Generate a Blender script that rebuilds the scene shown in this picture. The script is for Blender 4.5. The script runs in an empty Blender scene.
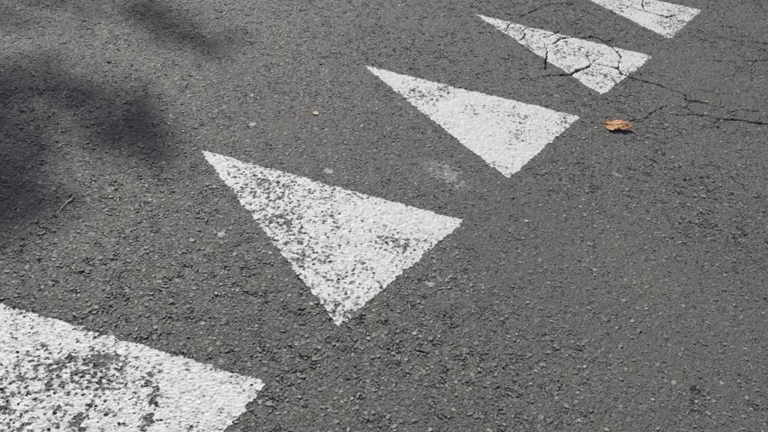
import bpy, math, random
import numpy as np

scene = bpy.context.scene
R = math.radians

# ---------------------------------------------------------------- camera
HC = 1.2; PITCH = 0.67277; ROLL = 0.15821; FOCAL_PX = 700.0
cam_data = bpy.data.cameras.new('camera')
cam = bpy.data.objects.new('camera', cam_data)
scene.collection.objects.link(cam)
cam_data.sensor_width = 36.0
cam_data.lens = FOCAL_PX / 768.0 * 36.0
cam_data.clip_start = 0.02
cam_data.clip_end = 500.0
from mathutils import Matrix, Vector
fw = Vector((0, math.cos(PITCH), -math.sin(PITCH)))
rt = Vector((1, 0, 0)); up = rt.cross(fw)
rt2 = rt * math.cos(ROLL) + up * math.sin(ROLL); up2 = rt2.cross(fw)
cam.matrix_world = Matrix(((rt2.x, up2.x, -fw.x, 0), (rt2.y, up2.y, -fw.y, 0), (rt2.z, up2.z, -fw.z, HC), (0, 0, 0, 1)))
scene.camera = cam

# ---------------------------------------------------------------- sky, sun, exposure
SUN_ELEV = R(43)
SUN_H = np.array((-0.52, 0.854))              # horizontal direction towards the sun
SUN_H = SUN_H / np.linalg.norm(SUN_H)
TO_SUN = np.array((SUN_H[0] * math.cos(SUN_ELEV), SUN_H[1] * math.cos(SUN_ELEV), math.sin(SUN_ELEV)))
world = bpy.data.worlds.new('World'); scene.world = world; world.use_nodes = True
nt = world.node_tree; nt.nodes.clear()
sky = nt.nodes.new('ShaderNodeTexSky'); sky.sky_type = 'NISHITA'; sky.sun_disc = False
sky.air_density = 0.8; sky.dust_density = 2.5; sky.sun_elevation = SUN_ELEV; sky.sun_rotation = math.atan2(SUN_H[0], SUN_H[1])
bg = nt.nodes.new('ShaderNodeBackground'); bg.inputs['Strength'].default_value = 0.07
wo = nt.nodes.new('ShaderNodeOutputWorld')
nt.links.new(sky.outputs[0], bg.inputs[0]); nt.links.new(bg.outputs[0], wo.inputs[0])
sun_data = bpy.data.lights.new('sun', 'SUN'); sun_data.energy = 3.7; sun_data.angle = R(0.53); sun_data.color = (1.0, 0.972, 0.915)
sun = bpy.data.objects.new('sun', sun_data); scene.collection.objects.link(sun)
sun.location = (-6, 9, 12)
sun.rotation_euler = Vector(TO_SUN).to_track_quat('Z', 'Y').to_euler()
scene.view_settings.view_transform = 'Standard'; scene.view_settings.look = 'None'
scene.view_settings.gamma = 1.0; scene.view_settings.exposure = 0.07
scene.view_settings.use_curve_mapping = False
scene.cycles.use_denoising = False            # fine aggregate is real detail, not noise

# ---------------------------------------------------------------- measured layout on the ground (metres)
CORNERS = [(-1.5658, 2.4352), (1.8652, 3.8804), (0.8923, 0.9766), (-0.6369, 0.6954)]
TRIANGLES = [[(-0.9594, 1.0173), (-0.1822, 0.8949), (-0.4206, 0.3935)], [(-0.5609, 1.6727), (0.2226, 1.5404), (-0.0635, 1.0796)], [(-0.1659, 2.3776),
    (0.6372, 2.2516), (0.3567, 1.7813)], [(0.2544, 3.035), (1.0323, 2.8867), (0.7454, 2.4439)], [(0.6133, 3.6804), (1.4202, 3.5581), (1.1508,
    3.1062)]]
CRACKS = [(1.5, [(0.9463, 3.4658), (1.0259, 3.4447), (1.0936, 3.4192), (1.141, 3.3992), (1.1992, 3.3838), (1.2349, 3.3171)]), (1.5, [(1.1283, 3.5983),
    (1.1049, 3.5046), (1.102, 3.4359)]), (1.2, [(1.0259, 3.4447), (0.9804, 3.3599), (0.9304, 3.3656)]), (1.1, [(1.1992, 3.3838), (1.2509, 3.4305)]),
    (0.9, [(0.7451, 2.7161), (0.7326, 2.7862), (0.7081, 2.8381)]), (1.0, [(0.8416, 2.9508), (0.8698, 2.8975), (0.8858, 2.8314), (0.8704, 2.7664),
    (0.848, 2.7104)]), (1.35, [(0.5952, 2.5581), (0.6437, 2.5838), (0.6688, 2.6198), (0.7167, 2.6644), (0.7451, 2.7161), (0.7835, 2.7125), (0.8474,
    2.7064), (0.8608, 2.6587), (0.8919, 2.6419), (0.9234, 2.6291)]), (1.0, [(0.6319, 2.926), (0.6797, 2.9441), (0.7265, 2.9509), (0.7791, 2.9995),
    (0.8141, 2.984), (0.8391, 2.965), (0.8883, 3.0121)]), (1.0, [(1.2972, 3.1665), (1.3357, 3.1649), (1.3713, 3.1532)]), (1.0, [(1.4671, 3.2144),
    (1.5186, 3.2222), (1.6023, 3.2373), (1.6726, 3.2404)]), (0.8, [(1.3112, 2.9495), (1.347, 2.9458)]), (0.55, [(1.4493, 2.9946), (1.5101, 3.0101),
    (1.6099, 3.0562)]), (1.15, [(0.9279, 2.6289), (0.9897, 2.6211), (1.0042, 2.61), (1.0419, 2.591), (1.0761, 2.5764), (1.0965, 2.5574), (1.0876,
    2.5208), (1.121, 2.5233), (1.154, 2.524)]), (1.2, [(1.0184, 2.3814), (1.0623, 2.3998), (1.1053, 2.4133), (1.144, 2.4099), (1.19, 2.4041), (1.2413,
    2.4169), (1.2827, 2.422), (1.3214, 2.4185), (1.405, 2.4304)]), (0.6, [(0.8464, 2.3017), (0.8971, 2.325), (0.9161, 2.3616), (0.9507, 2.3959),
    (1.0027, 2.4523)]), (0.8, [(0.3925, 2.8892), (0.4092, 2.9623), (0.4247, 2.998)]), (0.8, [(0.438, 2.9849), (0.468, 2.9403), (0.4772, 2.9107),
    (0.4675, 2.8531), (0.448, 2.8246)]), (1.1, [(0.5415, 2.881), (0.5565, 2.8443), (0.5595, 2.7734), (0.5528, 2.6631), (0.5445, 2.5948)]), (0.6,
    [(0.542, 2.8877), (0.5761, 2.9157), (0.6066, 2.9492), (0.6339, 2.9931)]), (0.9, [(0.564, 2.8262), (0.607, 2.8569), (0.6301, 2.908), (0.6898,
    2.9523)]), (0.6, [(0.6098, 2.9838), (0.6246, 2.9451)]), (0.75, [(0.4333, 2.4762), (0.4824, 2.4843), (0.5437, 2.5368), (0.5956, 2.5618)]), (0.2,
    [(0.2472, 2.4384), (0.2957, 2.4725), (0.3377, 2.5316), (0.3862, 2.6132)]), (0.5, [(0.2653, 2.8296), (0.3104, 2.8576), (0.3553, 2.8532)]), (0.75,
    [(0.3958, 3.0975), (0.467, 3.09), (0.4987, 3.1391), (0.587, 3.2761), (0.6844, 3.3508), (0.7405, 3.353)]), (0.7, [(0.7695, 3.2997), (0.8326,
    3.2492), (0.8546, 3.1963)]), (0.5, [(0.8347, 2.0467), (0.8708, 2.0167)]), (0.6, [(0.9426, 1.9365), (1.0046, 1.9653)])]
PITS = [(1.2, [(-0.4206, 0.871), (-0.398, 0.8425), (-0.3844, 0.8157), (-0.3897, 0.7863), (-0.3889, 0.7521)]), (1.1, [(-0.5129, 0.7793), (-0.505,
    0.735)]), (1.0, [(-0.6071, 0.8415), (-0.6026, 0.8026)]), (1.4, [(-0.5824, 0.8723), (-0.5525, 0.8653)]), (1.2, [(-0.6606, 0.7397), (-0.6488,
    0.7465)]), (1.2, [(-0.6103, 0.7089), (-0.5956, 0.7249)]), (0.9, [(-0.6799, 0.8526), (-0.6625, 0.8587)])]
WEAR = [(-0.53, 0.862, 0.047, 0.75), (-0.634, 0.841, 0.057, 0.25), (-0.603, 0.739, 0.072, 0.2), (-0.335, 0.862, 0.063, -0.3), (-0.642, 0.948, 0.05,
    -0.15), (-0.333, 1.548, 0.061, 0.32), (-0.331, 1.47, 0.048, 0.12), (-0.224, 1.453, 0.122, 0.16), (-0.21, 1.384, 0.063, 0.22), (-0.159, 1.249,
    0.064, 0.16), (-0.077, 1.124, 0.037, 0.4), (0.04, 1.393, 0.059, 0.14), (0.098, 1.549, 0.076, -0.2), (-0.482, 1.647, 0.057, -0.15), (0.15, 2.286,
    0.035, 0.65), (0.076, 2.217, 0.052, 0.3), (0.051, 2.109, 0.032, 0.35), (0.0, 2.275, 0.038, 0.25), (0.443, 2.064, 0.073, 0.18), (0.265, 1.979,
    0.077, -0.35), (0.349, 1.828, 0.03, 0.3), (0.576, 2.191, 0.027, 0.4), (0.454, 2.884, 0.144, 0.12), (0.801, 2.603, 0.063, 0.25), (0.685, 2.82,
    0.067, 0.2), (0.991, 2.852, 0.04, 0.3), (1.214, 3.325, 0.069, 0.4), (1.056, 3.31, 0.079, -0.3), (0.984, 3.457, 0.082, 0.2), (1.345, 3.501, 0.061,
    0.25)]
ROUGH = [(0.608, 1.213, 0.253, -0.4), (0.845, 1.368, 0.174, -0.15), (-0.7, 1.486, 0.322, 0.2), (1.003, 1.743, 0.207, 0.6), (0.945, 1.882, 0.144, 0.3),
    (0.476, 1.359, 0.196, -0.55), (0.684, 1.662, 0.162, -0.4), (0.326, 1.594, 0.122, -0.5), (0.73, 1.206, 0.133, -0.2), (-0.204, 1.84, 0.193, -0.15),
    (1.169, 2.624, 0.19, -0.45), (1.244, 2.339, 0.219, 0.1), (1.233, 2.871, 0.154, -0.4), (-0.465, 2.313, 0.224, -0.25), (0.038, 1.032, 0.207, 0.3),
    (-0.593, 1.148, 0.229, 0.35), (0.443, 1.028, 0.142, 0.1)]
ALLIGATOR = [(0.619, 2.795, 0.264, 0.8), (0.96, 2.803, 0.197, 1), (1.211, 2.556, 0.258, 0.9), (1.285, 3.258, 0.26, 0.9), (0.364, 2.8, 0.187, 0.5),
    (1.443, 2.995, 0.245, 0.9), (0.878, 2.371, 0.171, 0.6)]
SHADE = {'A': [(-1.6278, 2.7895), (-1.3555, 2.6532), (-1.1021, 2.5777), (-0.8922, 2.4636), (-0.6591, 2.293)], 'B': [(-1.4039, 1.8361), (-1.2579,
    1.8586), (-1.1069, 1.8757), (-0.9438, 1.8313), (-0.8031, 1.753), (-0.6321, 1.5943)], 'C': [(-1.3305, 1.6133), (-1.1406, 1.4597), (-1.0171,
    1.3681), (-0.8894, 1.2623)], 'D': [(-1.6164, 2.1367), (-1.5117, 2.2655), (-1.2676, 2.2894)], 'F': [(-1.3102, 1.6775), (-1.1098, 1.6361), (-0.9324,
    1.5701)]}
SPOTS = {'splat': [(-0.18, 1.67, 0.011, 1), (-0.401, 1.321, 0.009, 1), (0.14, 1.267, 0.011, 1), (-0.454, 1.854, 0.01, 1), (-0.222, 1.888, 0.007, 1),
    (-0.581, 1.896, 0.008, 1), (0.566, 2.377, 0.009, 1), (-0.288, 0.929, 0.006, 1)], 'smear': [(0.162, 1.754, 0.064, 1)], 'stain': [(0.755, 1.06,
    0.009, 1), (0.738, 1.026, 0.006, 1)], 'yellow': (-0.2743, 1.9795), 'flake': (0.7179, 1.9055), 'twig': [(-0.8172, 1.301), (-0.8133, 1.3311),
    (-0.8063, 1.3671)], 'speck': (1.1671, 2.5255), 'leaf': (0.768, 2.2083), 'peb': (0.6439, 1.2469)}

# ---------------------------------------------------------------- helpers
C = scene.collection
rng = np.random.default_rng(7)

def tag(o, label=None, cat=None, group=None, kind=None):
    if label: o['label'] = label
    if cat: o['category'] = cat
    if group: o['group'] = group
    if kind: o['kind'] = kind
    return o

def mesh_obj(name, verts, faces, mat, parent=None, smooth=False, attrs=None):
    me = bpy.data.meshes.new(name)
    verts = np.asarray(verts, dtype=np.float32); 
    faces = np.asarray(faces, dtype=np.int32)
    n = faces.shape[1]
    me.vertices.add(len(verts)); me.vertices.foreach_set('co', verts.ravel())
    me.loops.add(faces.size); me.loops.foreach_set('vertex_index', faces.ravel())
    me.polygons.add(len(faces)); me.polygons.foreach_set('loop_start', np.arange(len(faces), dtype=np.int32) * n)
    me.polygons.foreach_set('use_smooth', np.full(len(faces), bool(smooth)))
    for k, v in (attrs or {}).items():
        a = me.attributes.new(k, 'FLOAT', 'POINT'); a.data.foreach_set('value', np.asarray(v, dtype=np.float32).ravel())
    me.update(calc_edges=True); me.validate()
    me.materials.append(mat)
    o = bpy.data.objects.new(name, me); C.objects.link(o)
    if parent: o.parent = parent
    return o

def empty(name, loc=(0, 0, 0)):
    o = bpy.data.objects.new(name, None); o.location = loc; o.empty_display_size = 0.05
    C.objects.link(o); return o

# value noise on a random lattice, about -1..1
_T = rng.uniform(-1, 1, (8, 256, 256)).astype(np.float32)
def vnoise(x, y, scale, seed=0):
    X = x / scale + 1000.3 + seed * 17.7; Y = y / scale + 1000.7 + seed * 31.1
    i = np.floor(X).astype(np.int64); j = np.floor(Y).astype(np.int64)
    u = X - i; v = Y - j
    u = u * u * u * (u * (u * 6 - 15) + 10); v = v * v * v * (v * (v * 6 - 15) + 10)
    T = _T[seed % 8]; i &= 255; j &= 255; i1 = (i + 1) & 255; j1 = (j + 1) & 255
    return (T[i, j] * (1 - u) + T[i1, j] * u) * (1 - v) + (T[i, j1] * (1 - u) + T[i1, j1] * u) * v
def fbm(x, y, scale, seed=0, octaves=3):
    a, s, r = 1.0, 0.0, 0.0
    c, sn = math.cos(0.6), math.sin(0.6)
    for k in range(octaves):
        r = r + a * vnoise(x, y, scale / 2 ** k, seed + k); s += a; a *= 0.55
        x, y = c * x - sn * y, sn * x + c * y
    return r / s * 1.5
def sstep(a, b, x):
    t = np.clip((x - a) / (b - a), 0, 1); return t * t * (3 - 2 * t)

def blobs(x, y, L):
    s = np.zeros_like(x)
    for bx, by, br, a in L:
        s += a * np.exp(-(((x - bx) ** 2 + (y - by) ** 2) / (1.3 * br * br)))
    return s

def polyline_dist(x, y, pts, reach):
    pts = np.array(pts); d = np.full(x.shape, 9.0)
    m = (x > pts[:, 0].min() - reach) & (x < pts[:, 0].max() + reach) & (y > pts[:, 1].min() - reach) & (y < pts[:, 1].max() + reach)
    xs, ys = x[m], y[m]; dm = np.full(xs.shape, 9.0)
    for (ax, ay), (bx, by) in zip(pts[:-1], pts[1:]):
        ex, ey = bx - ax, by - ay; L2 = ex * ex + ey * ey + 1e-12
        t = np.clip(((xs - ax) * ex + (ys - ay) * ey) / L2, 0, 1)
        dm = np.minimum(dm, np.hypot(xs - ax - t * ex, ys - ay - t * ey))
    d[m] = dm
    return d

def tri_signed(x, y, tri):
    """distance inside the triangle (negative outside)"""
    t = np.array(tri); s = np.zeros(x.shape); c = t.mean(0)
    for i in range(3):
        a, b = t[i], t[(i + 1) % 3]; e = (b - a) / np.linalg.norm(b - a); nrm = np.array((-e[1], e[0]))
        if (c - a) @ nrm < 0: nrm = -nrm
        s = s + np.exp(-np.clip((x - a[0]) * nrm[0] + (y - a[1]) * nrm[1], -0.15, 0.5) / 0.006)
    return -0.006 * np.log(s + 1e-30) + 0.001        # corners a little rounded

# ---------------------------------------------------------------- materials
class N:
    def __init__(s, name):
        s.m = bpy.data.materials.new(name); s.m.use_nodes = True; s.t = s.m.node_tree; s.t.nodes.clear()
        s.out = s('OutputMaterial')
    def __call__(s, kind, **kw):
        n = s.t.nodes.new('ShaderNode' + kind)
        for k, v in kw.items():
            if k in n.inputs: 
                if isinstance(v, bpy.types.NodeSocket): s.t.links.new(v, n.inputs[k])
                else: n.inputs[k].default_value = v
            else: setattr(n, k, v)
        return n
    def link(s, a, b): s.t.links.new(a, b)
    def attr(s, name): return s('Attribute', attribute_name=name).outputs['Fac']
    def pos(s): return s('NewGeometry').outputs['Position']
    def noise(s, scale, detail=3.0, rough=0.55): return s('TexNoise', Vector=s.pos(), Scale=scale, Detail=detail, Roughness=rough).outputs['Fac']
    def ramp(s, fac, stops):
        r = s('ValToRGB', Fac=fac); e = r.color_ramp.elements
        while len(e) < len(stops): e.new(0.5)
        for i, (p, c) in enumerate(stops): e[i].position = p; e[i].color = (*c, 1)
        return r.outputs['Color']
    def mul(s, a, b):
        n = s('Mix', data_type='RGBA', blend_type='MULTIPLY'); n.inputs[0].default_value = 1
        for v, i in ((a, 6), (b, 7)):
            if isinstance(v, bpy.types.NodeSocket): s.link(v, n.inputs[i])
            else: n.inputs[i].default_value = (*v, 1)
        return n.outputs[2]
    def mix(s, f, a, b):
        n = s('Mix', data_type='RGBA')
        for v, i in ((f, 0), (a, 6), (b, 7)):
            if isinstance(v, bpy.types.NodeSocket): s.link(v, n.inputs[i])
            else: n.inputs[i].default_value = v if i == 0 else (*v, 1)
        return n.outputs[2]
    def math(s, op, a, b=0.0):
        n = s('Math', operation=op)
        for v, i in ((a, 0), (b, 1)):
            if isinstance(v, bpy.types.NodeSocket): s.link(v, n.inputs[i])
            else: n.inputs[i].default_value = v
        return n.outputs[0]
    def bsdf(s, col, rough=0.7, spec=0.4, bump=None, strength=0.3, dist=0.001):
        b = s('BsdfPrincipled')
        for v, k in ((col, 'Base Color'), (rough, 'Roughness')):
            if isinstance(v, bpy.types.NodeSocket): s.link(v, b.inputs[k])
            else: b.inputs[k].default_value = (*v, 1) if k == 'Base Color' else v
        b.inputs['Specular IOR Level'].default_value = spec
        if bump is not None:
            bp = s('Bump', Strength=strength, Distance=dist, Height=bump); s.link(bp.outputs[0], b.inputs['Normal'])
        s.link(b.outputs[0], s.out.inputs['Surface']); s.b = b
        return s
    def cut(s, fac):
        tr = s('BsdfTransparent'); mx = s('MixShader'); s.link(fac, mx.inputs[0]); s.link(tr.outputs[0], mx.inputs[1]); s.link(s.b.outputs[0], mx.inputs[2])
        s.link(mx.outputs[0], s.out.inputs['Surface']); return s

def asphalt_material():
    n = N('aged_asphalt')
    tone = n.attr('tone'); expo = n.attr('exposed'); dirt = n.attr('dirt')
    binder = n.ramp(n.noise(260, 4, 0.6), [(0.3, (0.102, 0.1025, 0.0965)), (0.7, (0.162, 0.162, 0.152))])
    stone = n.ramp(tone, [(0.0, (0.08, 0.08, 0.076)), (0.3, (0.155, 0.154, 0.145)), (0.65, (0.235, 0.233, 0.219)), (1.0, (0.45, 0.445, 0.415))])
    hue = n.ramp(n.math('FRACT', n.math('MULTIPLY', tone, 53.0)), [(0.0, (1.06, 1.0, 0.92)), (0.35, (1.0, 1.0, 1.0)), (0.7, (0.96, 1.0, 1.05)), (1.0, (1.05, 1.0, 0.94))])
    stone = n.mul(stone, hue)
    grain = n.ramp(n.noise(1500, 2, 0.6), [(0.25, (0.72, 0.72, 0.72)), (0.75, (1.22, 1.22, 1.22))])
    col = n.mul(n.mix(expo, binder, stone), grain)
    patch = n.ramp(n.noise(2.2, 5, 0.6), [(0.3, (0.90, 0.90, 0.905)), (0.7, (1.09, 1.085, 1.07))])
    col = n.mul(col, patch)
    col = n.mix(dirt, col, (0.022, 0.021, 0.020))
    n.bsdf(col, n.math('SUBTRACT', 0.74, n.math('MULTIPLY', expo, 0.22)), 0.45, n.noise(900, 4, 0.65), 0.6, 0.0012)
    return n.m

def paint_material(name, c=(0.74, 0.74, 0.728)):
    n = N(name)
    cov = n.attr('coverage')
    edge = n.math('ADD', cov, n.math('MULTIPLY', n.math('SUBTRACT', n.noise(420, 3, 0.6), 0.5), 0.42))
    fac = n('MapRange', Value=edge); fac.inputs[1].default_value = 0.35; fac.inputs[2].default_value = 0.65
    grime = n.ramp(n.noise(55, 6, 0.7), [(0.25, tuple(0.74 * v for v in c)), (0.62, c)])
    speck = n.ramp(n.noise(700, 3, 0.7), [(0.33, (0.60, 0.60, 0.58)), (0.45, (1, 1, 1))])
    thin = n.ramp(edge, [(0.46, (0.38, 0.38, 0.365)), (0.72, (1, 1, 1))])
    rub = n.ramp(n.noise(170, 5, 0.75), [(0.34, (0.62, 0.62, 0.605)), (0.48, (1, 1, 1))])
    n.bsdf(n.mul(n.mul(n.mul(grime, speck), thin), rub), 0.62, 0.35, n.noise(600, 4, 0.6), 0.15, 0.001)
    n.cut(fac.outputs[0])
    return n.m

M_ROAD = asphalt_material()
M_PAINT = paint_material('worn_white_road_paint')
def flat_mask_material(name, col, rough):
    n = N(name); cov = n.attr('coverage')
    edge = n.math('ADD', cov, n.math('MULTIPLY', n.math('SUBTRACT', n.noise(300, 3, 0.6), 0.5), 0.5))
    fac = n('MapRange', Value=edge); fac.inputs[1].default_value = 0.42; fac.inputs[2].default_value = 0.62
    n.bsdf(col, rough, 0.4, n.noise(600, 3, 0.6), 0.3, 0.001); n.cut(fac.outputs[0]); return n.m
def faint_paint():
    n = N('faint_paint_residue'); cov = n.attr('coverage')
    edge = n.math('ADD', cov, n.math('MULTIPLY', n.math('SUBTRACT', n.noise(330, 5, 0.7), 0.5), 0.9))
    fac = n('MapRange', Value=edge); fac.inputs[1].default_value = 0.38; fac.inputs[2].default_value = 0.95; fac.inputs[4].default_value = 0.62
    n.bsdf((0.66, 0.66, 0.65), 0.65, 0.3); n.cut(fac.outputs[0]); return n.m
M_FAINT = faint_paint()
M_STAIN = flat_mask_material('dark_oil', (0.028, 0.027, 0.025), 0.55)

# ---------------------------------------------------------------- road: one sheet, fine relief where it is seen from near
NU, NV = 830, 880
MARG = 46
def axis(n, a):
    t = np.linspace(0, 1, n)
    return t
tl, tr_, br, bl = [np.array(c) for c in CORNERS]
v = np.linspace(0, 1, NV); k = 4.3
vv = (k ** v - 1) / (k - 1)                         # rows lie closer together near the viewer
uu = np.linspace(-0.012, 1.012, NU)
dv0, dv1 = vv[1] - vv[0], vv[-1] - vv[-2]
ext = np.cumsum(np.geomspace(1.3, 14, MARG))
vv = np.concatenate([(-ext * dv0 * 2.2)[::-1], vv, 1 + ext * dv1])
uu = np.concatenate([uu[0] - (ext * (uu[1] - uu[0]) * 1.6)[::-1], uu, uu[-1] + ext * (uu[1] - uu[0]) * 1.6])
U, V = np.meshgrid(uu, vv)
P = ((1 - U)[..., None] * bl + U[..., None] * br) * (1 - V)[..., None] + ((1 - U)[..., None] * tl + U[..., None] * tr_) * V[..., None]
X, Y = P[..., 0], P[..., 1]
ROWS, COLS = X.shape

rough = np.clip(0.62 + blobs(X, Y, ROUGH) + 0.24 * fbm(X, Y, 0.35, 1, 3), 0.22, 1.05)

SD = [tri_signed(X, Y, t) for t in TRIANGLES]          # distance inside each painted triangle

def stone_layer(X, Y, pitch, rmin, rmax, prob, seed, rough, rgain):
    """angular chips on a jittered lattice: returns height (0..1 of chip), tone and how much of a chip is here"""
    g = np.random.default_rng(seed); S = 512
    jx, jy = g.uniform(0.12, 0.88, (2, S, S)); rad = g.uniform(rmin, rmax, (S, S)); keep = g.uniform(0, 1, (S, S))
    ang = g.uniform(0, np.pi, (S, S)); asp = g.uniform(0.68, 1.0, (S, S)); tx, ty = g.normal(0, 0.22, (2, S, S)); ton = np.clip(g.beta(2.0, 3.2, (S, S)), 0, 1)
    top = g.uniform(0.35, 1.0, (S, S)); sk = g.uniform(0.75, 1.15, (3, S, S))
    wx = X + 0.0011 * vnoise(X, Y, 0.004, seed); wy = Y + 0.0011 * vnoise(X, Y, 0.004, seed + 3)
    ci = np.floor(X / pitch).astype(np.int64); cj = np.floor(Y / pitch).astype(np.int64)
    H = np.zeros_like(X); T = np.full_like(X, 0.3); E = np.zeros_like(X)
    for di in (-1, 0, 1):
        for dj in (-1, 0, 1):
            a = ci + di; b = cj + dj; ai, bi = a & (S - 1), b & (S - 1)
            dx = wx - (a + jx[ai, bi]) * pitch; dy = wy - (b + jy[ai, bi]) * pitch
            r = rad[ai, bi]
            near = (dx * dx + dy * dy < (1.5 * r) ** 2) & (keep[ai, bi] < prob * (0.35 + rgain * rough))
            if not near.any(): continue
            ai, bi, dx, dy, r = ai[near], bi[near], dx[near], dy[near], r[near]
            c, s = np.cos(ang[ai, bi]), np.sin(ang[ai, bi])
            px, py = (c * dx + s * dy) / r, (-s * dx + c * dy) / (r * asp[ai, bi])
            d = np.maximum(np.abs(px) / sk[0, ai, bi], np.maximum(np.abs(0.5 * px + 0.866 * py) / sk[1, ai, bi], np.abs(-0.5 * px + 0.866 * py) / sk[2, ai, bi]))
            d = 0.65 * d + 0.35 * np.hypot(px, py)
            e = 1 - sstep(0.74, 1.0, d)
            h = e * np.maximum(top[ai, bi] * (1 + tx[ai, bi] * px * 2.2 + ty[ai, bi] * py * 2.2) - 0.18 * d * d, 0)
            h0 = H[near]; better = h > h0
            H[near] = np.where(better, h, h0)
            T[near] = np.where(better, ton[ai, bi], T[near]); E[near] = np.where(better, e, E[near])
    return H, T, E

def road_height(X, Y, rough):
    z = 0.0030 * fbm(X, Y, 0.55, 2, 2)                       # gentle unevenness
    h1, t1, e1 = stone_layer(X, Y, 0.0140, 0.0036, 0.0070, 0.45, 11, rough, 0.80)
    h2, t2, e2 = stone_layer(X, Y, 0.0080, 0.0024, 0.0042, 0.85, 23, rough, 0.65)
    h3, t3, e3 = stone_layer(X, Y, 0.0044, 0.0013, 0.0024, 0.95, 37, rough, 0.5)
    amp = 0.65 + 0.35 * rough
    pn = sstep(-0.012, 0.0, np.max(np.stack(SD), 0))          # the paint lies on the older, coarser relief
    a1, a2, a3 = 0.0024 * h1 * amp * (0.22 + 0.78 * pn), 0.0020 * h2 * amp * (0.25 + 0.75 * pn), 0.0014 * h3
    relief = np.maximum(a1, np.maximum(a2, a3))
    void = np.clip(fbm(X, Y, 0.020, 5, 3) - 0.10, 0, 1) * (relief < 0.0012) * 0.0030 * (0.3 + rough)
    tone = np.where(a1 >= relief, t1, np.where(a2 >= relief, t2, t3 * 0.8))
    expo = np.where(a1 >= relief, e1, np.where(a2 >= relief, e2 * 0.9, e3 * 0.5))
    expo = expo * (relief > 0.0002)
    z = z + 0.0006 * fbm(X, Y, 0.0045, 7, 3) * (1 - expo) + 0.0006 * vnoise(X, Y, 0.0022, 1)
    return z + relief - void, z, relief, tone, expo

Z, Zbase, RELIEF, TONE, EXPO = road_height(X, Y, rough)

# wear of the paint: where chips popped out the sheet has pits
fine = fbm(X, Y, 0.0075, 4, 3); mid = fbm(X, Y, 0.028, 2, 3); big = fbm(X, Y, 0.11, 6, 2)
fray = fbm(X, Y, 0.03, 1, 4)
BASEW = [0.03, 0.03, -0.08, -0.02, 0.04]
wear = 0.85 * blobs(X, Y, WEAR) + 0.14 * big
tX = X + 0.012 * fbm(X, Y, 0.03, 3, 4); tY = Y + 0.012 * fbm(X, Y, 0.03, 6, 4)
for w, pts in PITS:
    wear = wear + 0.75 * np.exp(-(polyline_dist(tX, tY, pts, 0.09) / (0.0075 * w)) ** 2)
for w_, sd in zip(BASEW, SD): wear = wear + np.where(sd > -0.01, w_ + 0.10 * np.exp(-np.clip(sd, 0, 1) / 0.02), 0)
inside = np.max(np.stack(SD), 0) > -0.004
pwx = X + 0.0032 * fbm(X, Y, 0.009, 2, 3); pwy = Y + 0.0032 * fbm(X, Y, 0.009, 5, 3)
_, _, p1 = stone_layer(pwx, pwy, 0.0125, 0.0020, 0.0052, 1.0, 51, np.clip(wear * 0.75 - 0.29, -0.35, 0.30), 1.0)
_, _, p2 = stone_layer(pwx, pwy, 0.0078, 0.0012, 0.0034, 1.0, 67, np.clip(wear * 0.6 - 0.25, -0.35, 0.25), 1.0)
POP = np.where(inside, np.maximum(p1, p2 * 0.9), 0)
pitty = sstep(0.0014, 0.0002, RELIEF)
Z = Z - 0.0006 * POP * (p1 > 0.1)

# cracks are grooves cut into the sheet
wX = X + 0.0055 * fbm(X, Y, 0.022, 3, 3); wY = Y + 0.0055 * fbm(X, Y, 0.022, 6, 3)
crack = np.zeros_like(X)
along = 0.70 + 0.55 * fbm(X, Y, 0.05, 4, 2)
for w, pts in CRACKS:
    d = polyline_dist(wX, wY, pts, 0.05)
    half = 0.0044 * w * np.clip(along, 0.15, 1.5)
    crack = np.maximum(crack, min(1.0, 0.15 + w) * np.clip(1.25 - d / np.maximum(half, 1e-4), 0, 1))
# a finer web of hairline cracks links them (edges of a warped cell pattern)
def cell_edges(x, y, pitch, seed):
    g = np.random.default_rng(seed); jx, jy = g.uniform(0.08, 0.92, (2, 64, 64))
    ci, cj = np.floor(x / pitch).astype(int), np.floor(y / pitch).astype(int)
    f1 = np.full(x.shape, 9.0); f2 = f1.copy()
    for di in (-1, 0, 1):
        for dj in (-1, 0, 1):
            a, b = ci + di, cj + dj
            d = np.hypot(x - (a + jx[a & 63, b & 63]) * pitch, y - (b + jy[a & 63, b & 63]) * pitch)
            f2 = np.where(d < f1, f1, np.minimum(f2, d)); f1 = np.minimum(f1, d)
    return f2 - f1
zone = blobs(X, Y, ALLIGATOR)
cx, cy = X + 0.020 * fbm(X, Y, 0.09, 3, 4), Y + 0.020 * fbm(X, Y, 0.09, 6, 4)
web = cell_edges(cx, cy, 0.125, 77)
some = sstep(-0.15, 0.35, fbm(X, Y, 0.12, 5, 2) + 0.55 * (zone - 0.75))
crack = np.maximum(crack, 0.34 * some * np.clip(1.2 - web / 0.0050, 0, 1) * np.clip(zone * 1.6, 0, 1))
crack = sstep(0, 0.8, crack)
Z = Z - 0.013 * crack
EXPO = EXPO * (1 - crack)

flat = np.stack([X, Y, Z], -1).reshape(-1, 3)
idx = np.arange(ROWS * COLS).reshape(ROWS, COLS)
quads = np.stack([idx[:-1, :-1], idx[:-1, 1:], idx[1:, 1:], idx[1:, :-1]], -1).reshape(-1, 4)
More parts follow.
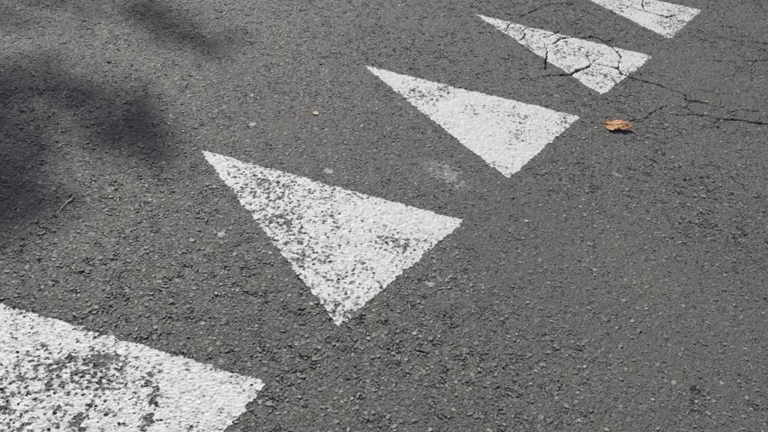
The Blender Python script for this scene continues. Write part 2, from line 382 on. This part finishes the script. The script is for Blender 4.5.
# the sheet goes on, coarser, out to the horizon
ring = np.concatenate([idx[0, :-1], idx[:-1, -1], idx[-1, :0:-1], idx[:0:-1, 0]])
cen = flat[:, :2].mean(0); allv = [flat]; base = len(flat); prev = ring; extra_q = []
for kk, f in enumerate((1.15, 1.5, 2.5, 6.0, 20.0, 70.0)):
    p = flat[ring].copy(); p[:, :2] = cen + (p[:, :2] - cen) * f; p[:, 2] = p[:, 2] * (0.4 if kk == 0 else 0)
    cur = np.arange(len(ring)) + base; base += len(ring); allv.append(p)
    extra_q.append(np.stack([np.roll(prev, -1), prev, cur, np.roll(cur, -1)], -1)); prev = cur
nring = base - len(flat)
pad = lambda a, v: np.concatenate([a.ravel(), np.full(nring, v)])
road = mesh_obj('road', np.concatenate(allv), np.concatenate([quads] + extra_q), M_ROAD, smooth=False,
                attrs={'tone': pad(TONE, 0.35), 'exposed': pad(EXPO, 0.3), 'dirt': pad(np.clip(crack * 0.9, 0, 1), 0)})
tag(road, kind='structure')

# ---------------------------------------------------------------- exposed aggregate: angular chips bedded in the binder
def sampler(A):
    """bilinear look-up of a grid field through the patch coordinates"""
    def f(u_, v_):
        i = np.clip(np.searchsorted(vv, v_) - 1, 0, ROWS - 2); j = np.clip(np.searchsorted(uu, u_) - 1, 0, COLS - 2)
        a = (v_ - vv[i]) / (vv[i + 1] - vv[i]); b = (u_ - uu[j]) / (uu[j + 1] - uu[j])
        return (A[i, j] * (1 - b) + A[i, j + 1] * b) * (1 - a) + (A[i + 1, j] * (1 - b) + A[i + 1, j + 1] * b) * a
    return f
def to_patch(p):
    """patch coordinates of ground points (Newton steps on the bilinear quad)"""
    u_ = np.full(len(p), 0.5); v_ = np.full(len(p), 0.5)
    for _ in range(12):
        q = ((1 - u_)[:, None] * bl + u_[:, None] * br) * (1 - v_)[:, None] + ((1 - u_)[:, None] * tl + u_[:, None] * tr_) * v_[:, None]
        du = (br - bl) * (1 - v_)[:, None] + (tr_ - tl) * v_[:, None]; dv = (tl - bl) * (1 - u_)[:, None] + (tr_ - br) * u_[:, None]
        r = p - q; det = du[:, 0] * dv[:, 1] - du[:, 1] * dv[:, 0]
        u_ = u_ + (r[:, 0] * dv[:, 1] - r[:, 1] * dv[:, 0]) / det; v_ = v_ + (du[:, 0] * r[:, 1] - du[:, 1] * r[:, 0]) / det
    return u_, v_
gs = np.random.default_rng(99); PITCH_S = 0.0078
gx, gy = np.meshgrid(np.arange(-2.1, 2.5, PITCH_S), np.arange(0.35, 4.4, PITCH_S))
pts = np.stack([gx.ravel(), gy.ravel()], -1) + gs.uniform(-0.47, 0.47, (gx.size, 2)) * PITCH_S
u_, v_ = to_patch(pts)
ok = (u_ > -0.16) & (u_ < 1.16) & (v_ > -0.10) & (v_ < 1.08) & np.isfinite(u_)
pts, u_, v_ = pts[ok], u_[ok], v_[ok]
rs = sampler(rough)(u_, v_); zs = sampler(Zbase)(u_, v_); cs = sampler(crack)(u_, v_); sds = sampler(np.max(np.stack(SD), 0))(u_, v_)
ok = (gs.uniform(size=len(pts)) < 0.18 + 0.62 * rs) & (cs < 0.05) & (sds < -0.006)
pts, zs, rs = pts[ok], zs[ok], rs[ok]
NS_ = len(pts); K = 5
size = np.clip(gs.lognormal(math.log(0.0034), 0.36, NS_), 0.0015, 0.0075)
angs = (np.arange(K)[None] + gs.uniform(-0.32, 0.32, (NS_, K))) * 2 * np.pi / K + gs.uniform(0, 6.28, (NS_, 1))
asp = gs.uniform(0.6, 1.0, (NS_, 1)); rot = gs.uniform(0, np.pi, (NS_, 1))
rr_ = size[:, None] * gs.uniform(0.72, 1.22, (NS_, K))
ex, ey = rr_ * np.cos(angs), rr_ * np.sin(angs) * asp
px, py = ex * np.cos(rot) - ey * np.sin(rot), ex * np.sin(rot) + ey * np.cos(rot)
proud = 0.0006 + size * gs.uniform(0.03, 0.30, NS_) * (0.55 + 0.45 * rs)
slx, sly = gs.normal(0, 0.15, (2, NS_, 1))
ins = gs.uniform(0.82, 0.99, (NS_, K))
top = np.stack([pts[:, :1] + px * ins, pts[:, 1:] + py * ins, np.maximum(zs[:, None] + proud[:, None] + px * slx + py * sly, zs[:, None] + 0.0003)], -1)
bot = np.stack([pts[:, :1] + px * 1.04, pts[:, 1:] + py * 1.04, np.repeat(zs[:, None] - 0.0015, K, 1)], -1)
sv = np.concatenate([top, bot], 1).reshape(-1, 3)
tf = [(0, i, i + 1) for i in range(1, K - 1)] + [(i, K + i, K + (i + 1) % K) for i in range(K)] + [(i, K + (i + 1) % K, (i + 1) % K) for i in range(K)]
sf = (np.array(tf)[None] + (np.arange(NS_) * 2 * K)[:, None, None]).reshape(-1, 3)
tone_s = np.clip(gs.beta(2.0, 2.7, NS_), 0, 1)
chips = mesh_obj('exposed_stones', sv, sf, M_ROAD, road, attrs={'tone': np.repeat(tone_s, 2 * K), 'exposed': np.tile(np.r_[np.ones(K), np.full(K, 0.35)], NS_), 'dirt': np.zeros(NS_ * 2 * K)})
tag(chips, kind='stuff')

# ---------------------------------------------------------------- painted markings: thin coats lying on the relief
def coat(name, cov, mat, thick, fill, keep=0.25):
    """a coat of paint: the cells of the road surface it covers, raised by its thickness and levelled a little"""
    m = cov > keep
    fm = m[:-1, :-1] | m[:-1, 1:] | m[1:, 1:] | m[1:, :-1]
    if not fm.any(): return None
    q = np.stack([idx[:-1, :-1], idx[:-1, 1:], idx[1:, 1:], idx[1:, :-1]], -1)[fm]
    used, inv = np.unique(q, return_inverse=True)
    x, y = X.ravel()[used], Y.ravel()[used]
    z0 = Z.ravel()[used]; lev = Zbase.ravel()[used] + 0.0010
    z = np.maximum(z0 + thick * 0.6, z0 * (1 - fill) + lev * fill + thick)
    c = crack.ravel()[used]; z = np.where(c > 0.2, z0 + thick * 0.6, z)
    return mesh_obj(name, np.stack([x, y, z], -1), inv.reshape(-1, 4), mat, smooth=True, attrs={'coverage': cov.ravel()[used]})

LABELS = ['large worn white painted triangle cut off at the bottom left corner',
          'whole white painted triangle, pitted along its lower left side, nearest the bottom left one',
          'mostly intact white painted triangle in mid row, left of the dry leaf',
          'white painted triangle split by branching dark cracks, beyond the dry leaf',
          'cracked white painted triangle cut off by the top edge']
for i, (t, lab) in enumerate(zip(TRIANGLES, LABELS)):
    sd = SD[i]
    sdr = sd + 0.0048 * fray + 0.0042 * fine
    c = 0.90 - 0.36 * np.clip(wear, -0.2, 0.6) + 0.34 * fine + 0.13 * mid - 0.14 * pitty * (0.4 + np.clip(wear + 0.3, 0, 1)) - 0.60 * POP
    c = np.minimum(c, 0.5 + sdr / 0.005)
    c = np.minimum(c, 1.0 - 1.3 * crack)
    c = np.clip(c, 0, 1)
    o = coat('painted_triangle', c, M_PAINT, 0.0006, 0.50)
    tag(o, lab, 'road marking', 'row of painted triangles across the road')

# small splashes of the same paint, a smeared patch and an oil spot
def lookup(x, y):
    """height of the road sheet at a point"""
    m = (np.abs(X - x) < 0.03) & (np.abs(Y - y) < 0.03)
    d = np.where(m, (X - x) ** 2 + (Y - y) ** 2, 9.0); k = d.argmin()
    return float(Z.ravel()[k])
SPLAT_LABELS = ['small white paint splash just above the long edge of the whole triangle',
                'pale paint speck left of the pitted triangle\'s lower left side',
                'white paint speck right of the pitted triangle\'s bottom tip',
                'faint white speck above the pitted triangle\'s left half, out of the tree shade',
                'tiny white speck below the yellowish leaf scrap',
                'faint pale speck straight above the pitted triangle\'s left tip',
                'tiny white speck just left of the cracked triangle\'s lower corner',
                'small white paint chip above the right end of the bottom left triangle']
for (bx, by, br, a), lab in zip(SPOTS['splat'], SPLAT_LABELS):
    d = np.hypot(X - bx, Y - by) / br
    c = np.clip(1.05 - 0.36 * d * d + 0.40 * fine + 0.20 * fray - 0.12 * pitty, 0, 1) * (d < 2.2)
    o = coat('paint_speck', c, M_FAINT, 0.0018, 0.2)
    if o: tag(o, lab, 'paint speck', 'specks of white paint on the asphalt')
bx, by, br, a = SPOTS['smear'][0]
ax = np.array((0.72, -0.69)); dx, dy = X - bx, Y - by
da = (dx * ax[0] + dy * ax[1]) / (br * 0.95); db = (-dx * ax[1] + dy * ax[0]) / (br * 0.62)
d2 = da * da + db * db
c = np.clip(0.62 - 0.17 * d2 + 0.34 * fine + 0.14 * fray, 0, 1) * (d2 < 4)
tag(coat('paint_smear', c, M_FAINT, 0.0018, 0.05), 'thin smear of white paint between the two middle triangles', 'paint smear')
for (bx, by, br, a), lab in zip(SPOTS['stain'], ('dark oil spot on the asphalt near the bottom right corner', 'fainter small dark spot just below the oil spot')):
    d = np.hypot((X - bx) * 1.0, (Y - by) * 0.9) / br
    c = np.clip((1.0 if br > 0.01 else 0.9) - 0.42 * d * d + 0.6 * fray + 0.35 * fine, 0, 1) * (d < 2.4)
    o = coat('oil_spot', c, M_STAIN, 0.0008, 0.05)
    if o: tag(o, lab, 'oil spot', 'oil spots at the lower right')

# ---------------------------------------------------------------- dry leaf
def simple(name, stops, scale, rough=0.7, bump=0.3, dist=0.001, spec=0.3):
    n = N(name); n.bsdf(n.ramp(n.noise(scale, 5, 0.65), stops), rough, spec, n.noise(scale * 2.5, 4, 0.6), bump, dist); return n.m

M_LEAF = simple('dry_orange_leaf', [(0.22, (0.14, 0.055, 0.022)), (0.36, (0.45, 0.21, 0.085)), (0.54, (0.68, 0.38, 0.19)), (0.8, (0.80, 0.51, 0.30))], 75, 0.62, 0.5, 0.002)
M_VEIN = simple('leaf_vein', [(0.3, (0.30, 0.14, 0.06)), (0.7, (0.48, 0.27, 0.13))], 120)
def tube(pts, rad, sides=8):
    pts = [Vector(p) for p in pts]; vs, fs = [], []
    for i, p in enumerate(pts):
        t = (pts[min(i + 1, len(pts) - 1)] - pts[max(i - 1, 0)]).normalized()
        a = t.orthogonal().normalized() if i == 0 else (pa - t * pa.dot(t)).normalized(); pa = a; b = t.cross(a)
        for k in range(sides):
            q = 2 * math.pi * k / sides; vs.append(p + (a * math.cos(q) + b * math.sin(q)) * rad[i])
    for i in range(len(pts) - 1):
        for k in range(sides):
            k2 = (k + 1) % sides; fs.append((i * sides + k, i * sides + k2, (i + 1) * sides + k2, (i + 1) * sides + k))
    n = len(pts) - 1
    vs.append(pts[0]); vs.append(pts[-1])
    for k in range(0, sides, 2):
        k1, k2 = k + 1, (k + 2) % sides
        fs.append((len(vs) - 2, k2, k1, k)); fs.append((len(vs) - 1, n * sides + k, n * sides + k1, n * sides + k2))
    return vs, fs

lx, ly = SPOTS['leaf']
leaf = empty('dry_leaf', (lx, ly, lookup(lx, ly)))
tag(leaf, 'curled orange brown dry leaf lying on the asphalt right of the triangles', 'leaf')
LEN, WID = 0.050, 0.0255
LR = R(2.0)
def leaf_pt(s, t):
    """s along the leaf, t across it; the blade arches, its right end and front edge lifted"""
    lob = 0.86 + 0.09 * math.sin(s * 7.0 + 0.6 + 1.3 * t) + 0.09 * math.sin(s * 21 + 1.3 + 2 * t)
    w = WID * max(0.05, (1 - abs(s) ** 2.4)) ** 0.55 * lob * (1.0 + 0.12 * math.sin(7 * s + (2 if t > 0 else 0)))
    w *= 1.12 - 0.28 * s
    x = s * LEN * (1 + 0.05 * math.sin(5 * t)); y = t * w + 0.004 * math.sin(3.1 * s)
    z = 0.0030 + 0.0115 * (s + 1) * 0.5 + 0.004 * (1 - s * s) + 0.0016 * math.sin(4.3 * s + 1.0 - 1.5 * t) + 0.0068 * (t + 1) * (0.75 - 0.25 * t) * (1 - 0.25 * s)
    z += 0.0009 * math.sin(13 * s + 5 * t) + 0.0007 * math.sin(9 * t - 7 * s)
    if s < -0.6: z += (-0.6 - s) * 0.010
    c, sn = math.cos(LR), math.sin(LR)
    return (c * x - sn * y, sn * x + c * y, max(z, 0.0012))
NS, NT = 44, 22
vs = [leaf_pt(-1 + 2 * i / NS, -1 + 2 * j / NT) for i in range(NS + 1) for j in range(NT + 1)]
fs = [(i * (NT + 1) + j, (i + 1) * (NT + 1) + j, (i + 1) * (NT + 1) + j + 1, i * (NT + 1) + j + 1) for i in range(NS) for j in range(NT)]
blade = mesh_obj('blade', vs, fs, M_LEAF, leaf, smooth=True)
sol = blade.modifiers.new('thickness', 'SOLIDIFY'); sol.thickness = 0.0006
def raised(s, t, h=0.0005):
    p = leaf_pt(s, t); return (p[0], p[1], p[2] + h)
v_, f_ = tube([raised(-0.97 + 1.85 * i / 20, 0.0) for i in range(21)], [0.0011 - 0.0007 * i / 20 for i in range(21)], 6)
mid_rib = mesh_obj('midrib', v_, f_, M_VEIN, leaf, smooth=True)
for s0 in (-0.6, -0.25, 0.1, 0.4):
    for sg in (-1, 1):
        v_, f_ = tube([raised(s0 + 0.28 * q / 6, sg * 0.85 * q / 6, 0.0003) for q in range(7)], [0.0006 - 0.0004 * q / 6 for q in range(7)], 6)
        mesh_obj('side_vein', v_, f_, M_VEIN, mid_rib, smooth=True)
p0 = Vector(leaf_pt(-0.97, 0.0))
v_, f_ = tube([p0, p0 + Vector((-0.004, 0.006, -0.001)), p0 + Vector((-0.002, 0.016, -0.004)), p0 + Vector((0.003, 0.026, -0.009))], [0.0012, 0.0011, 0.0011, 0.0016], 6)
mesh_obj('stalk', v_, f_, M_VEIN, leaf, smooth=True)

# ---------------------------------------------------------------- scraps on the road
M_SCRAP = simple('yellow_leaf_scrap', [(0.3, (0.56, 0.49, 0.31)), (0.7, (0.72, 0.66, 0.46))], 200)
M_FLAKE = simple('white_flake', [(0.3, (0.55, 0.55, 0.53)), (0.7, (0.75, 0.75, 0.73))], 300)
M_STRAW = simple('pale_straw', [(0.3, (0.55, 0.54, 0.51)), (0.7, (0.70, 0.69, 0.66))], 250)
def scrap(name, loc, lx_, ly_, rz, mat, seed, lift=0.0025, curl=0.003):
    g = np.random.default_rng(seed); n = 14; vs, fs = [], []
    rim = g.uniform(0.75, 1.1, n)
    for r_ in range(4):
        for k in range(n):
            q = 2 * math.pi * k / n; f = r_ / 3 * rim[k]; a, b = f * math.cos(q), f * math.sin(q)
            vs.append((a * lx_, b * ly_, lift + curl * (a * a - 0.5 * b) + 0.0004 * g.normal()))
    for r_ in range(3):
        for k in range(n):
            k2 = (k + 1) % n; fs.append((r_ * n + k, (r_ + 1) * n + k, (r_ + 1) * n + k2, r_ * n + k2))
    o = mesh_obj(name, vs, fs, mat, smooth=False); o.location = (*loc, lookup(*loc)); o.rotation_euler.z = rz
    s = o.modifiers.new('thickness', 'SOLIDIFY'); s.thickness = 0.0009; s.offset = 0
    return o
tag(scrap('leaf_scrap', SPOTS['yellow'], 0.0105, 0.0115, 0.2, M_SCRAP, 3, 0.0032, 0.0008), 'small pale yellow leaf scrap on open asphalt above the pitted triangle', 'leaf scrap')
tag(scrap('leaf_scrap', SPOTS['speck'], 0.0055, 0.0060, 0.9, M_SCRAP, 5), 'tiny yellowish leaf scrap at the end of a crack on the right', 'leaf scrap')
bx, by = SPOTS['flake']; d2 = ((X - bx) / 0.021) ** 2 + ((Y - by) / 0.011) ** 2
c = np.clip(0.85 - 0.4 * d2 + 0.35 * fine - 0.1 * pitty, 0, 1) * (d2 < 4)
tag(coat('paint_speck', c, M_FAINT, 0.0018, 0.1), 'thin white paint scuff on the asphalt below the dry leaf', 'paint speck', 'specks of white paint on the asphalt')
tag(scrap('pale_pebble', SPOTS['peb'], 0.0048, 0.0044, 0.4, M_FLAKE, 9, 0.0035, -0.003), 'tiny bright pebble on the smooth asphalt right of centre', 'pebble')
pts = [np.array(p) for p in SPOTS['twig']]
P3 = []
for i in range(13):
    f = i / 12 * 2; k0 = min(int(f), 1); q = pts[k0] + (pts[k0 + 1] - pts[k0]) * (f - k0)
    P3.append((q[0] + 0.0016 * math.sin(i * 1.9), q[1] + 0.0016 * math.cos(i * 2.3), 0.0))
zt = [lookup(p[0], p[1]) for p in P3]
P3 = [(p[0], p[1], max(zt[max(0, i - 1):i + 2]) + 0.0040) for i, p in enumerate(P3)]
v_, f_ = tube(P3, [0.0009 + 0.0012 * (i / 12) for i in range(13)], 6)
v_ = [Vector((q.x, q.y, P3[min(i // 6, 12)][2] + 0.3 * (q.z - P3[min(i // 6, 12)][2]))) for i, q in enumerate(v_)]      # a flattened straw
tag(mesh_obj('dry_twig', v_, f_, M_STRAW, smooth=True), 'short pale dry stem at the edge of the tree shade on the left', 'twig')

# ---------------------------------------------------------------- pavement and street tree beyond the left edge (its crown shades the road)
E_ = np.array((0.515, 0.857)); E_ = E_ / np.linalg.norm(E_); N_ = np.array((-E_[1], E_[0]))
M_KERB = simple('kerb_stone', [(0.3, (0.26, 0.26, 0.25)), (0.7, (0.36, 0.355, 0.34))], 60, 0.8)
M_PAVE = simple('pavement_concrete', [(0.3, (0.24, 0.235, 0.225)), (0.7, (0.33, 0.325, 0.31))], 12, 0.85)
def slab(name, e0, e1, n0, n1, z0, z1, mat):
    vs = [(*(E_ * e + N_ * n), z) for z in (z0, z1) for e, n in ((e0, n0), (e1, n0), (e1, n1), (e0, n1))]
    fs = [(3, 2, 1, 0), (4, 5, 6, 7), (0, 1, 5, 4), (1, 2, 6, 5), (2, 3, 7, 6), (3, 0, 4, 7)]
    o = mesh_obj(name, vs, fs, mat); tag(o, kind='structure'); return o
slab('kerb', 5.15, 5.30, -45, 45, -0.05, 0.125, M_KERB)
slab('pavement', 5.303, 9.0, -45, 45, -0.05, 0.120, M_PAVE)

M_BARK = simple('bark', [(0.3, (0.055, 0.045, 0.035)), (0.7, (0.14, 0.12, 0.10))], 14, 0.9, 0.8, 0.02)
n = N('foliage'); n.bsdf(n.ramp(n.noise(3.0, 3), [(0.3, (0.045, 0.085, 0.022)), (0.7, (0.09, 0.14, 0.04))]), 0.55, 0.3); M_FOL = n.m
TX, TY = -7.6, 11.6
tree = empty('street_tree', (TX, TY, 0.12))
tag(tree, 'leafy street tree on the pavement, its crown shading the road at upper left', 'tree')
random.seed(5)
v_, f_ = tube([(0, 0, -0.1), (0.03, 0.02, 0.5), (0.0, -0.05, 2.0), (0.1, -0.15, 3.6), (0.1, -0.2, 5.4), (0.0, -0.1, 7.2), (0.1, 0.1, 8.6)], [0.30, 0.24, 0.19, 0.16, 0.12, 0.07, 0.02], 12)
mesh_obj('trunk', v_, f_, M_BARK, tree, smooth=True)
def to_sun(p, h):
    t = h / TO_SUN[2]; return np.array((p[0] + TO_SUN[0] * t, p[1] + TO_SUN[1] * t, h))
leaf_pos = []
def resample(L, n):
    L = np.array(L); s = np.r_[0, np.cumsum(np.linalg.norm(np.diff(L, axis=0), axis=1))]; q = np.linspace(0, s[-1], n)
    return np.stack([np.interp(q, s, L[:, 0]), np.interp(q, s, L[:, 1])], -1)
g = np.random.default_rng(21)
off = np.array((TX, TY, 0.12))
# three leafy boughs whose shade reaches into the view
for key, cnt, wid, h0 in (('A', 96, 0.090, 10.2), ('B', 128, 0.074, 9.8), ('C', 120, 0.11, 9.2), ('D', 34, 0.20, 9.6), ('F', 14, 0.15, 9.4)):
    L = resample(SHADE[key], 60)
    for q_ in range(cnt):
        f = (q_ + 0.5) / cnt; p = L[int(f * 59)]
        q = p + g.normal(0, wid, 2) * np.array((1.0, 1.25)) * (1.0 - 0.35 * f)
        leaf_pos.append(to_sun(q, h0 + g.normal(0, 0.25)) - off)
    bough = [Vector(to_sun(p, h0 + 0.12 * i) - off) for i, p in enumerate(resample(SHADE[key], 6)[::-1])]
    far = bough[-1] + (bough[-1] - bough[-2]).normalized() * 0.9
    bough = bough + [far, (far + Vector((0.1, -0.2, 5.5))) * 0.5 + Vector((0, 0, 0.5)), Vector((0.08, -0.18, 5.2 + 0.5 * len(key)))]
    v_, f_ = tube(bough, list(np.linspace(0.006, 0.028, len(bough) - 2)) + [0.05, 0.08], 7)
    mesh_obj('limb', v_, f_, M_BARK, tree, smooth=True)
quad = [np.array(c) for c in CORNERS]; qc = sum(quad) / 4
quadx = [qc + (c - qc) * (1 + 0.22 / np.linalg.norm(c - qc)) for c in quad]
def in_view(p):
    s = []
    for i in range(4):
        a, b = quadx[i], quadx[(i + 1) % 4]; s.append((b[0] - a[0]) * (p[1] - a[1]) - (b[1] - a[1]) * (p[0] - a[0]))
    return all(x < 0 for x in s) or all(x > 0 for x in s)
cent = np.array((-7.4, 11.3, 8.9)); rad = np.array((3.2, 3.0, 2.6))
for _ in range(130):
    d = g.normal(size=3); d /= np.linalg.norm(d); cpos = cent + d * rad * g.uniform(0.45, 1.0)
    for _ in range(50):
        p = cpos + g.normal(0, 0.26, 3)
        sh = p[:2] - TO_SUN[:2] * (p[2] / TO_SUN[2])
        if not in_view(sh): leaf_pos.append(p - off)
for a in range(6):
    q = a * 1.05 + 0.3; e = Vector((math.cos(q) * 2.2 - 0.6, math.sin(q) * 2.2, 7.6 + 0.6 * math.sin(3 * a)))
    s_ = Vector((0.1, -0.2, 4.2 + 0.3 * a))
    sh = np.array(e)[:2] + off[:2] - TO_SUN[:2] * (e.z / TO_SUN[2])
    if in_view(sh): continue
    v_, f_ = tube([s_, s_.lerp(e, 0.5) + Vector((0, 0, 0.3)), e], [0.07, 0.045, 0.015], 7)
    mesh_obj('limb', v_, f_, M_BARK, tree, smooth=True)
vs, fs = [], []
for p in leaf_pos:
    a = g.normal(size=3); a /= np.linalg.norm(a); b = np.cross(a, g.normal(size=3)); b /= np.linalg.norm(b)
    l, w = g.uniform(0.045, 0.065), g.uniform(0.028, 0.042); c0 = np.cross(a, b) * 0.008
    k = len(vs); vs += [p - a * l, p + b * w + c0, p + a * l, p - b * w + c0]; fs.append((k, k + 1, k + 2, k + 3))
mesh_obj('crown', vs, fs, M_FOL, tree)
